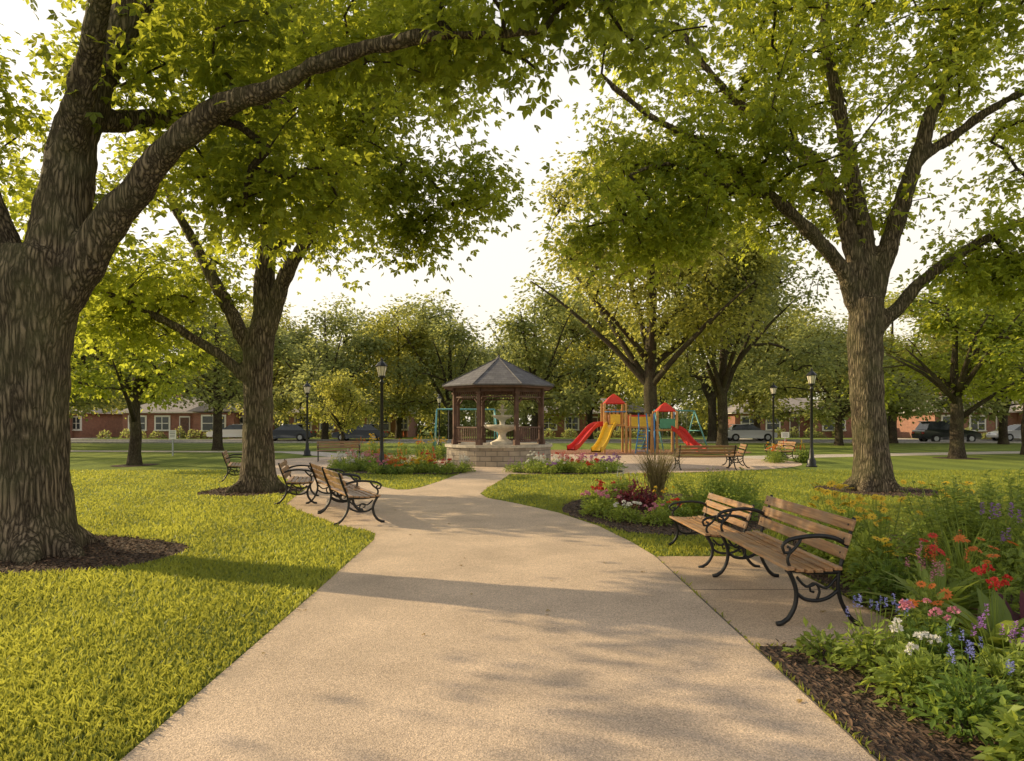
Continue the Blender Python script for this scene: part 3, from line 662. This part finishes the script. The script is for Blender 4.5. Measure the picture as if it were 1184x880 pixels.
# ------------------------------------------------------------------ houses
def house(W=13,Dp=8,br=BRICK,loc=(0,0,0),rz=0):
    e=root('brick_house',loc,rz);q=Q();q.box((0,0,1.35),(W,Dp,2.7));q.box((W*.28,-Dp/2-.75,1.3),(W*.32,1.5,2.6));q.obj('walls',[br],e)
    r=Q()
    def hiproof(cx,cy,w,d,z,h,rl):
        V=[(cx-w/2,cy-d/2,z),(cx+w/2,cy-d/2,z),(cx+w/2,cy+d/2,z),(cx-w/2,cy+d/2,z),(cx-rl/2,cy,z+h),(cx+rl/2,cy,z+h)]
        r.add(V,[[0,1,5,4],[2,3,4,5],[1,2,5,5],[3,0,4,4],[0,3,2,1]])
    hiproof(0,0,W+1.2,Dp+1.2,2.72,1.75,W-6.5)
    V=[(W*.28-W*.2,-Dp/2-2.0,2.74),(W*.28+W*.2,-Dp/2-2.0,2.74),(W*.28+W*.2,0,2.74),(W*.28-W*.2,0,2.74),(W*.28,-Dp/2-1.2,4.0),(W*.28,0,4.0)]
    r.add(V,[[0,1,4,4],[1,2,5,4],[3,0,4,5],[0,3,2,1]]);r.obj('roof',[HROOF],e)
    f=Q();g=Q();y=-Dp/2
    for x,w,h,yy in ((-W*.38,1.6,1.3,y),(-W*.18,1.3,1.3,y),(W*.28,2.2,1.4,y-1.5),(W*.47,.7,1.2,y)):
        f.box((x,yy-.03,1.55),(w+.34,.1,h+.34));g.box((x,yy-.07,1.55),(w,.08,h));f.box((x,yy-.125,1.55),(.08,.03,h));f.box((x,yy-.13,1.55),(w,.03,.07));f.box((x,yy-.09,.80),(w+.4,.24,.08))
    f.box((-.0,y-.05,1.15),(1.1,.12,2.3));f.box((0,0,2.66),(W+1.1,Dp+1.1,.1));f.obj('white_trim',[WHITE],e);g.obj('windows',[WGLASS],e)
    d=Q();d.box((0,y-.09,1.1),(.9,.1,2.1));d.obj('door',[DWOOD],e)
    c=Q();c.box((-W*.2,.5,4.3),(.9,.6,1.6));c.obj('chimney',[br],e);return e
h1=house(13,8,BRICK,(-34,75,0));h2=house(13,8,BRICK2,(48,71,0))
for x,y,s,a in ((-52,76,h2,.0),(-18,79,h2,0),(-70,76,h1,0),(31,79,h1,0),(66,75,h1,0),(9,80,h1,0),(84,76,h2,0),(-88,76,h2,0)): dup(s,(x,y,0),a)
def shrub_mass(name,items,mat,leaf=.12,dens=260,seed=0):
    rg=np.random.default_rng(seed);q=Q()
    for (x,y,w,h) in items:
        n=int(dens*w*h);v=nrm(rg.normal(size=(n,3)));v[:,2]=abs(v[:,2])*1.0;v*=rg.uniform(.6,1.08,(n,1))
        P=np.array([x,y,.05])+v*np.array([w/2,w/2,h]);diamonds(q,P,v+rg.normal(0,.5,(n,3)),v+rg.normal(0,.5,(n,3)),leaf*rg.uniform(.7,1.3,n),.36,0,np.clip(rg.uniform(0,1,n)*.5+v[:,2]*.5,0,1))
    return q.obj(name,[mat])
its=[]
for hx in (-88,-70,-52,-34,-18,9,31,48,66,84):
    for k in range(8): its.append((hx-6.3+k*1.7+random.uniform(-.5,.5),(68.5 if hx!=48 else 64.8)+random.uniform(-.5,.5)+(4 if hx in(-18,9,31) else 0),random.uniform(.9,1.8),random.uniform(.5,1.2)))
shrub_mass('foundation_shrubs',its,LEAF3,.2,150,4)
its=[(x+random.uniform(-1,1),random.uniform(82,86),random.uniform(4,6),random.uniform(2.5,4.5)) for x in np.arange(-115,115,3.6)]
shrub_mass('distant_hedge',its,LEAF3,.45,40,5)

# ------------------------------------------------------------------ cars
def car(col,name='parked_car',suv=False,loc=(0,0,0),rz=0):
    e=root(name,loc,rz);pm,nt,b=newmat(name+'_paint');b.inputs['Base Color'].default_value=(*col,1);b.inputs['Roughness'].default_value=.25;b.inputs['Coat Weight'].default_value=.6
    H=.25 if suv else 0
    def loft(q,prof,ws,m=0):
        n=len(prof);V=[(x,-w/2,z) for (x,z),w in zip(prof,ws)]+[(x,w/2,z) for (x,z),w in zip(prof,ws)]
        F=[[i,(i+1)%n,n+(i+1)%n,n+i] for i in range(n)];q.add(V,F,m)
        c=np.mean(np.array(V[:n]),0)
        for s in (0,1):
            cc=c.copy();cc[1]*= (1 if s==0 else -1);W=[V[i+s*n] for i in range(n)]+[tuple(cc)]
            q.add(W,[[i,(i+1)%n,n,n] for i in range(n)],m)
    q=Q()
    body=[(-2.25,.35),(-2.3,.6),(-2.22,.88+H*.4),(-1.6,.95+H*.4),(.9,.95+H*.3),(1.6,.86+H*.3),(2.15,.72+H*.2),(2.28,.5),(2.2,.3),(1.0,.24),(-1.2,.24)]
    loft(q,body,[1.66,1.74,1.72,1.78,1.78,1.76,1.62,1.6,1.6,1.76,1.76]);q.obj('body',[pm],e,True,bevel=.03)
    q=Q();xb=-2.05 if suv else -1.75
    loft(q,[(xb,.93+H*.4),(xb+.35 if suv else -1.1,1.38+H),(-.2,1.44+H),(.25,1.38+H),(1.0,.92+H*.3)],[1.62,1.3,1.28,1.28,1.6]);q.obj('windows',[WGLASS],e)
    q=Q();q.box(((xb-.0+.6)/2-.15,0,1.42+H),(1.5 if not suv else 2.0,1.24,.06));
    q.obj('roof_panel',[pm],e,bevel=.02)
    w=Q();h=Q()
    for x in (-1.35,1.4):
        for y in (-.8,.8):
            w.sweep([(x,y-.1,.33),(x,y+.1,.33)],[.33,.33],18);h.sweep([(x,y-.115,.33),(x,y+.115,.33)],[.19,.19],10)
    w.obj('wheels',[TYRE],e);h.obj('hubs',[GREYM],e)
    q=Q();q.box((2.2,.6,.66),(.12,.3,.12));q.box((2.2,-.6,.66),(.12,.3,.12));q.obj('headlights',[WHITE],e)
    q=Q();q.box((-2.24,.65,.78),(.1,.28,.14));q.box((-2.24,-.65,.78),(.1,.28,.14));q.obj('tail_lights',[RED],e)
    return e
car((.02,.025,.03),'parked_car',True,(34.5,52.0+2.2,.004),0)
car((.7,.71,.72),'parked_car',False,(20.5,59.3,.004),0)
car((.75,.75,.75),'parked_car',False,(-26.5,64.9,.012),pi+.3)
car((.05,.06,.08),'parked_car',False,(-19.5,59.3,.004),pi)
car((.6,.61,.62),'parked_car',False,(44,59.3,.004),pi)
car((.05,.06,.08),'parked_car',False,(-13.2,59.3,.004),pi)
def sign(loc,h,w,hh,rz=0,name='park_sign'):
    e=root(name,loc,rz);q=Q();q.box((0,0,h/2),(.06,.06,h));q.obj('post',[GREYM],e);q=Q();q.box((0,-.045,h-hh/2),(w,.02,hh));q.obj('panel',[WHITE],e,bevel=.004)
    q=Q()
    for k in range(4): q.box((0,-.057,h-hh*.2-k*hh*.18),(w*.7,.004,hh*.05))
    q.obj('lettering',[BLACK],e)
sign((-15.9,32,0),1.2,.32,.42,.2);sign((13.2,33,0),1.1,.36,.28,-.2)

# ------------------------------------------------------------------ planting
def head(q,c,kind,m,s,rg):
    c=np.array(c,float)
    if kind=='disc':
        n=10;a=np.arange(n)*2*pi/n;tl=np.array([rg.normal(0,.4),rg.normal(0,.4)-.35,1.])
        tl/=np.linalg.norm(tl);u=np.cross(tl,[1,0,0]);u/=np.linalg.norm(u);w=np.cross(tl,u)
        D=np.outer(np.cos(a),u)+np.outer(np.sin(a),w)+.12*tl
        diamonds(q,np.repeat(c[None],n,0),D,np.repeat(tl[None],n,0),s,.24,m,rg.uniform(.5,1,n),.05)
        diamonds(q,np.repeat((c+tl*s*.08)[None],6,0)+rg.normal(0,s*.08,(6,3)),rg.normal(size=(6,3)),rg.normal(size=(6,3)),s*.3,.4,0,.0)
    elif kind=='ball':
        n=26;v=nrm(rg.normal(size=(n,3)));v[:,2]=abs(v[:,2])*.9-.1
        diamonds(q,c+v*s*.35,v+rg.normal(0,.6,(n,3)),v+rg.normal(0,.3,(n,3)),s*.5,.42,m,rg.uniform(.2,1,n))
    else:
        n=34;z=rg.uniform(0,1,n);a=rg.uniform(0,6.3,n);v=np.stack([np.cos(a),np.sin(a),np.full(n,.6)],1)
        P=c+np.stack([0*z,0*z,z*s*2.2],1)+v*np.array([1,1,0])*(s*.22*(1-z*.7))[:,None]
        diamonds(q,P,v,v+[0,0,1],s*.4,.4,m,rg.uniform(.2,1,n))
def plant(q,x,y,w,h,gm,fl=None,kind='disc',m=1,nf=6,fs=.04,seed=0,leaf=.06,style='bush',n=220):
    rg=np.random.default_rng(seed)
    if style=='bush':
        v=nrm(rg.normal(size=(n,3)));v[:,2]=abs(v[:,2]);rr=rg.uniform(.25,1,n)[:,None]**.6
        P=np.array([x,y,.03])+v*rr*np.array([w/2,w/2,h*.85])*(1+.25*np.sin(v[:,:1]*5+seed)*np.cos(v[:,1:2]*6))
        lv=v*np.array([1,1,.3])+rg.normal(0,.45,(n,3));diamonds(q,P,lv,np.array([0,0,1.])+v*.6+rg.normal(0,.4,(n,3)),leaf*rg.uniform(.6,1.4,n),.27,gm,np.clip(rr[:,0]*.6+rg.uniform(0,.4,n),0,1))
        for k in range(10):
            a=rg.uniform(0,6.3);q.sweep([(x,y,0),(x+math.cos(a)*w*.2,y+math.sin(a)*w*.2,h*.5),(x+math.cos(a)*w*.4,y+math.sin(a)*w*.4,h*.8)],[.004,.003,.002],4,gm,.3,cap=False)
    elif style=='hosta':
        k=n;a=rg.uniform(0,6.3,k);blades(q,np.stack([x+rg.normal(0,.03,k),y+rg.normal(0,.03,k),np.full(k,.01)],1),a,rg.uniform(.15,.9,k),h*rg.uniform(.8,1.3,k),leaf*rg.uniform(.8,1.3,k),gm,rg.uniform(.2,1,k),5,1.3)
    elif style=='grass':
        k=n;a=rg.uniform(0,6.3,k);blades(q,np.stack([x+rg.normal(0,w*.07,k),y+rg.normal(0,w*.07,k),np.zeros(k)],1),a,rg.uniform(.0,.35,k),h*rg.uniform(.7,1.15,k),leaf*rg.uniform(.6,1.2,k),gm,rg.uniform(.1,1,k),5,rg.uniform(.5,1.0))
    elif style=='stalks':
        for k in range(n):
            a=rg.uniform(0,6.3);r=rg.uniform(0,.5)*w;bx,by=x+math.cos(a)*r*.6,y+math.sin(a)*r*.6;tx,ty=x+math.cos(a)*r*1.25,y+math.sin(a)*r*1.25;hh=h*rg.uniform(.7,1.05)
            q.sweep([(bx,by,0),((bx+tx)/2,(by+ty)/2,hh*.55),(tx,ty,hh)],[.005,.004,.002],4,gm,.3,cap=False)
            kk=34;t=rg.uniform(.12,1,kk);P=np.stack([bx+(tx-bx)*t,by+(ty-by)*t,hh*t],1);aa=rg.uniform(0,6.3,kk)
            diamonds(q,P,np.stack([np.cos(aa),np.sin(aa),np.full(kk,.45)],1),np.array([0,0,1.])+rg.normal(0,.4,(kk,3)),leaf*(1.25-t*.6)*rg.uniform(.7,1.3,kk),.2,gm,rg.uniform(.1,1,kk))
    if fl:
        for k in range(nf):
            a=rg.uniform(0,6.3);r=rg.uniform(0,.48)*w;tx,ty=x+math.cos(a)*r,y+math.sin(a)*r;hh=h*rg.uniform(.9,1.3)
            q.sweep([(x+math.cos(a)*r*.3,y+math.sin(a)*r*.3,h*.2),(tx,ty,hh)],[.003,.0025],4,gm,.4,cap=False)
            head(q,(tx,ty,hh),kind,m,fs*rg.uniform(.75,1.2),rg)
def P1(name,x,y,w,h,g,color=None,**k):
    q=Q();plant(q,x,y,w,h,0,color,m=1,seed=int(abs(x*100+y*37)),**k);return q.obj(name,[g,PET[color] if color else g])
P1('lime_plant',1.98,4.35,.34,.17,PLANT2,None,n=220,leaf=.055)
P1('blue_flowers',2.16,4.05,.42,.34,PLANT2,'blue',kind='spike',nf=11,fs=.030,n=520,leaf=.055)
P1('white_flowers',2.14,3.65,.42,.32,PLANT2,'white',kind='ball',nf=8,fs=.042,n=560,leaf=.055)
P1('pink_flowers',2.42,3.95,.38,.40,PLANT,'pink',kind='ball',nf=8,fs=.042,n=460,leaf=.055)
P1('blue_flowers',2.2,3.3,.44,.32,PLANT,'blue',kind='spike',nf=12,fs=.030,n=600,leaf=.052)
P1('red_flowers',2.3,2.95,.42,.26,PLANT2,'red',kind='ball',nf=6,fs=.046,n=480,leaf=.065)
P1('purple_flowers',2.6,3.55,.44,.40,PLANT2,'purple',kind='spike',nf=12,fs=.034,n=500,leaf=.055)
P1('orange_flowers',2.62,4.3,.36,.40,PLANT2,'orange',kind='disc',nf=8,fs=.038,n=400,leaf=.055)
P1('pink_flowers',2.72,4.5,.3,.50,PLANT2,'pink',kind='spike',nf=8,fs=.040,n=300,leaf=.055)
P1('canna_plant',3.05,4.9,.5,.52,PLANT2,'orange',kind='spike',nf=6,fs=.040,style='hosta',n=44,leaf=.08)
P1('geranium',2.95,4.15,.5,.48,PLANT2,'red',kind='ball',nf=7,fs=.048,style='hosta',n=52,leaf=.09)
P1('burgundy_plant',3.3,4.35,.55,.40,PURP,None,style='hosta',n=60,leaf=.08)
P1('hosta',3.0,3.4,.55,.46,PLANT2,'pink',kind='ball',nf=6,fs=.05,style='hosta',n=60,leaf=.09)
P1('orange_flowers',3.45,5.0,.5,.54,PLANT2,'orange',kind='disc',nf=9,fs=.042,n=520,leaf=.06)
P1('purple_flowers',3.75,5.15,.45,.66,PLANT2,'purple',kind='spike',nf=9,fs=.05,n=420,leaf=.06)
P1('yellow_coneflower',3.45,6.4,.8,.62,PLANT2,'yellow',kind='disc',nf=24,fs=.046,n=1100,leaf=.07)
P1('yellow_coneflower',3.55,7.3,.8,.66,PLANT2,'yellow',kind='disc',nf=28,fs=.052,n=1100,leaf=.07)
P1('yellow_coneflower',3.1,5.6,.5,.46,PLANT,'yellow',kind='disc',nf=7,fs=.040,n=700,leaf=.065)
P1('red_flowers',3.3,5.35,.4,.50,PLANT2,'red',kind='disc',nf=6,fs=.036,n=420,leaf=.06)
P1('tall_perennial',4.15,6.1,1.0,.95,PLANT2,None,style='stalks',n=80,leaf=.09)
P1('tall_perennial',5.0,6.6,1.0,1.0,PLANT2,None,style='stalks',n=70,leaf=.09)
P1('ornamental_grass',4.3,5.3,.7,.95,PLANT2,None,style='grass',n=160,leaf=.012)
P1('ornamental_grass',3.7,5.6,.5,.8,PLANT2,None,style='grass',n=90,leaf=.009)
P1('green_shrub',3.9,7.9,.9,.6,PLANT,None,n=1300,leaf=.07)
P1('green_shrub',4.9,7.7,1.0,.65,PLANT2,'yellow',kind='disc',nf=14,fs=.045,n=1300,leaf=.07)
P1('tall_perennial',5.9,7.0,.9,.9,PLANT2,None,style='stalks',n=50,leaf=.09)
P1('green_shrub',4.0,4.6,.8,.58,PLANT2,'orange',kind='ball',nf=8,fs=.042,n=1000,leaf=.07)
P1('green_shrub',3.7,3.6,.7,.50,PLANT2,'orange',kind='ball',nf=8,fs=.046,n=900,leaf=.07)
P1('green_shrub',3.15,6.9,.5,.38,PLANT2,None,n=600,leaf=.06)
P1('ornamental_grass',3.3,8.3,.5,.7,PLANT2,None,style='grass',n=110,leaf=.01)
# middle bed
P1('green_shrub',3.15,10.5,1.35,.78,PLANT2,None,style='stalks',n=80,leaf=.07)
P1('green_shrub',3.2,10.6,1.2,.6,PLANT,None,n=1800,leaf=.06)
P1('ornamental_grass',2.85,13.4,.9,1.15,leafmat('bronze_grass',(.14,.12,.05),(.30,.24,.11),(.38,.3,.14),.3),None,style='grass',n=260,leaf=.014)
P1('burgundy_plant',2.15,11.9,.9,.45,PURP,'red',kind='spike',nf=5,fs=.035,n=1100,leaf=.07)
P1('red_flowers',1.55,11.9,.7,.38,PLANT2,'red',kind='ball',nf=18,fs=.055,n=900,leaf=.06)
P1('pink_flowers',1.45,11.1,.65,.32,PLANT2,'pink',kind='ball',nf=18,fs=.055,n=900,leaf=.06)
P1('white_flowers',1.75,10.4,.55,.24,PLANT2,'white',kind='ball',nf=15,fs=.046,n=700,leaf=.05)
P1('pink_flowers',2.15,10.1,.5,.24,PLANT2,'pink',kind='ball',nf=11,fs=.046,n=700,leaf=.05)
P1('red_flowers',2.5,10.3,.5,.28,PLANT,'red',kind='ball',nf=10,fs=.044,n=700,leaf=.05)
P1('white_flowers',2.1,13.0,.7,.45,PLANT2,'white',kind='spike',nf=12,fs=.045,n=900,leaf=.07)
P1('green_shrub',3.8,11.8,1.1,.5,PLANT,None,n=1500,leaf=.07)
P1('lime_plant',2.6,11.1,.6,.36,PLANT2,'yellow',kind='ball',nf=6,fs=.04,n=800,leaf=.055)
def bedmass(poly,seed,nplants,cols,hs=1):
    rg=np.random.default_rng(seed);P=np.array(poly);lo=P.min(0);hi=P.max(0);q=Q();k=0
    mats=[PLANT,PLANT2]+[PET[c] for c in cols]
    while k<nplants:
        x,y=rg.uniform(lo,hi)
        if not pip(np.array([x]),np.array([y]),poly)[0]: continue
        back=(y-lo[1])/(hi[1]-lo[1]);ci=int(((x-lo[0])*1.3+back*2+rg.uniform(0,.8))%len(cols))
        plant(q,x,y,rg.uniform(.4,.65),hs*(rg.uniform(.2,.34)+.16*back),int(rg.integers(0,2)),'c' if rg.uniform()<.7 else None,rg.choice(['ball','ball','spike']),2+ci,int(rg.integers(4,8)),.068,int(rg.integers(0,99999)),.075,n=150);k+=1
    q.obj('flower_bed',mats)
bedmass(lbed,1,85,['yellow','red','white','pink','orange'])
bedmass(rbed,2,50,['pink','purple','white','red'])
bedmass(ell(-4.6,28.6,2.2,.9,24),3,28,['yellow','orange','yellow'],2)
bedmass(ell(10.6,26.0,.8,.9,24),4,14,['red','orange','yellow'],1.5)

# ------------------------------------------------------------------ light
elev=math.radians(25);az=math.radians(70)
to=Vector((-math.sin(az)*math.cos(elev),math.cos(az)*math.cos(elev),math.sin(elev)))
sd=bpy.data.lights.new('sun','SUN');sd.energy=5;sd.angle=math.radians(.5);sd.color=(1,.80,.47)
so=bpy.data.objects.new('sun',sd);COL.objects.link(so);so.rotation_euler=(-to).to_track_quat('-Z','Y').to_euler();so.location=(-30,10,20)
w=bpy.data.worlds.new('World');scene.world=w;w.use_nodes=True;nt=w.node_tree
sk=nt.nodes.new('ShaderNodeTexSky');sk.sky_type='NISHITA';sk.sun_disc=False;sk.sun_elevation=elev;sk.sun_rotation=-az;sk.dust_density=4;sk.air_density=1.0;sk.ozone_density=1
# thin haze veil: bright cream low down, thinning to a dimmer blue overhead
tc=nt.nodes.new('ShaderNodeTexCoord');sx=nt.nodes.new('ShaderNodeSeparateXYZ');L(nt,tc.outputs['Generated'],sx.inputs[0])
hz=ramp(nt,sx.outputs[2],[(0,(1,.90,.72)),(.42,(1,.94,.85)),(.85,(.27,.30,.36))])
vm=nt.nodes.new('ShaderNodeVectorMath');vm.operation='SCALE';L(nt,hz,vm.inputs[0]);vm.inputs['Scale'].default_value=8.9
mx=nt.nodes.new('ShaderNodeMix');mx.data_type='RGBA';mx.inputs[0].default_value=.8;L(nt,sk.outputs[0],mx.inputs[6]);L(nt,vm.outputs[0],mx.inputs[7])
bg=nt.nodes['Background'];bg.inputs[1].default_value=.15;L(nt,mx.outputs[2],bg.inputs[0])
cd=bpy.data.cameras.new('camera');co=bpy.data.objects.new('camera',cd);COL.objects.link(co);co.location=(0,0,1.5);co.rotation_euler=(pi/2,0,0)
cd.lens=24;cd.sensor_width=36;cd.shift_y=50/1184;cd.clip_end=2000;cd.clip_start=.05;scene.camera=co
scene.view_settings.view_transform='Standard';scene.view_settings.look='None';scene.view_settings.exposure=0
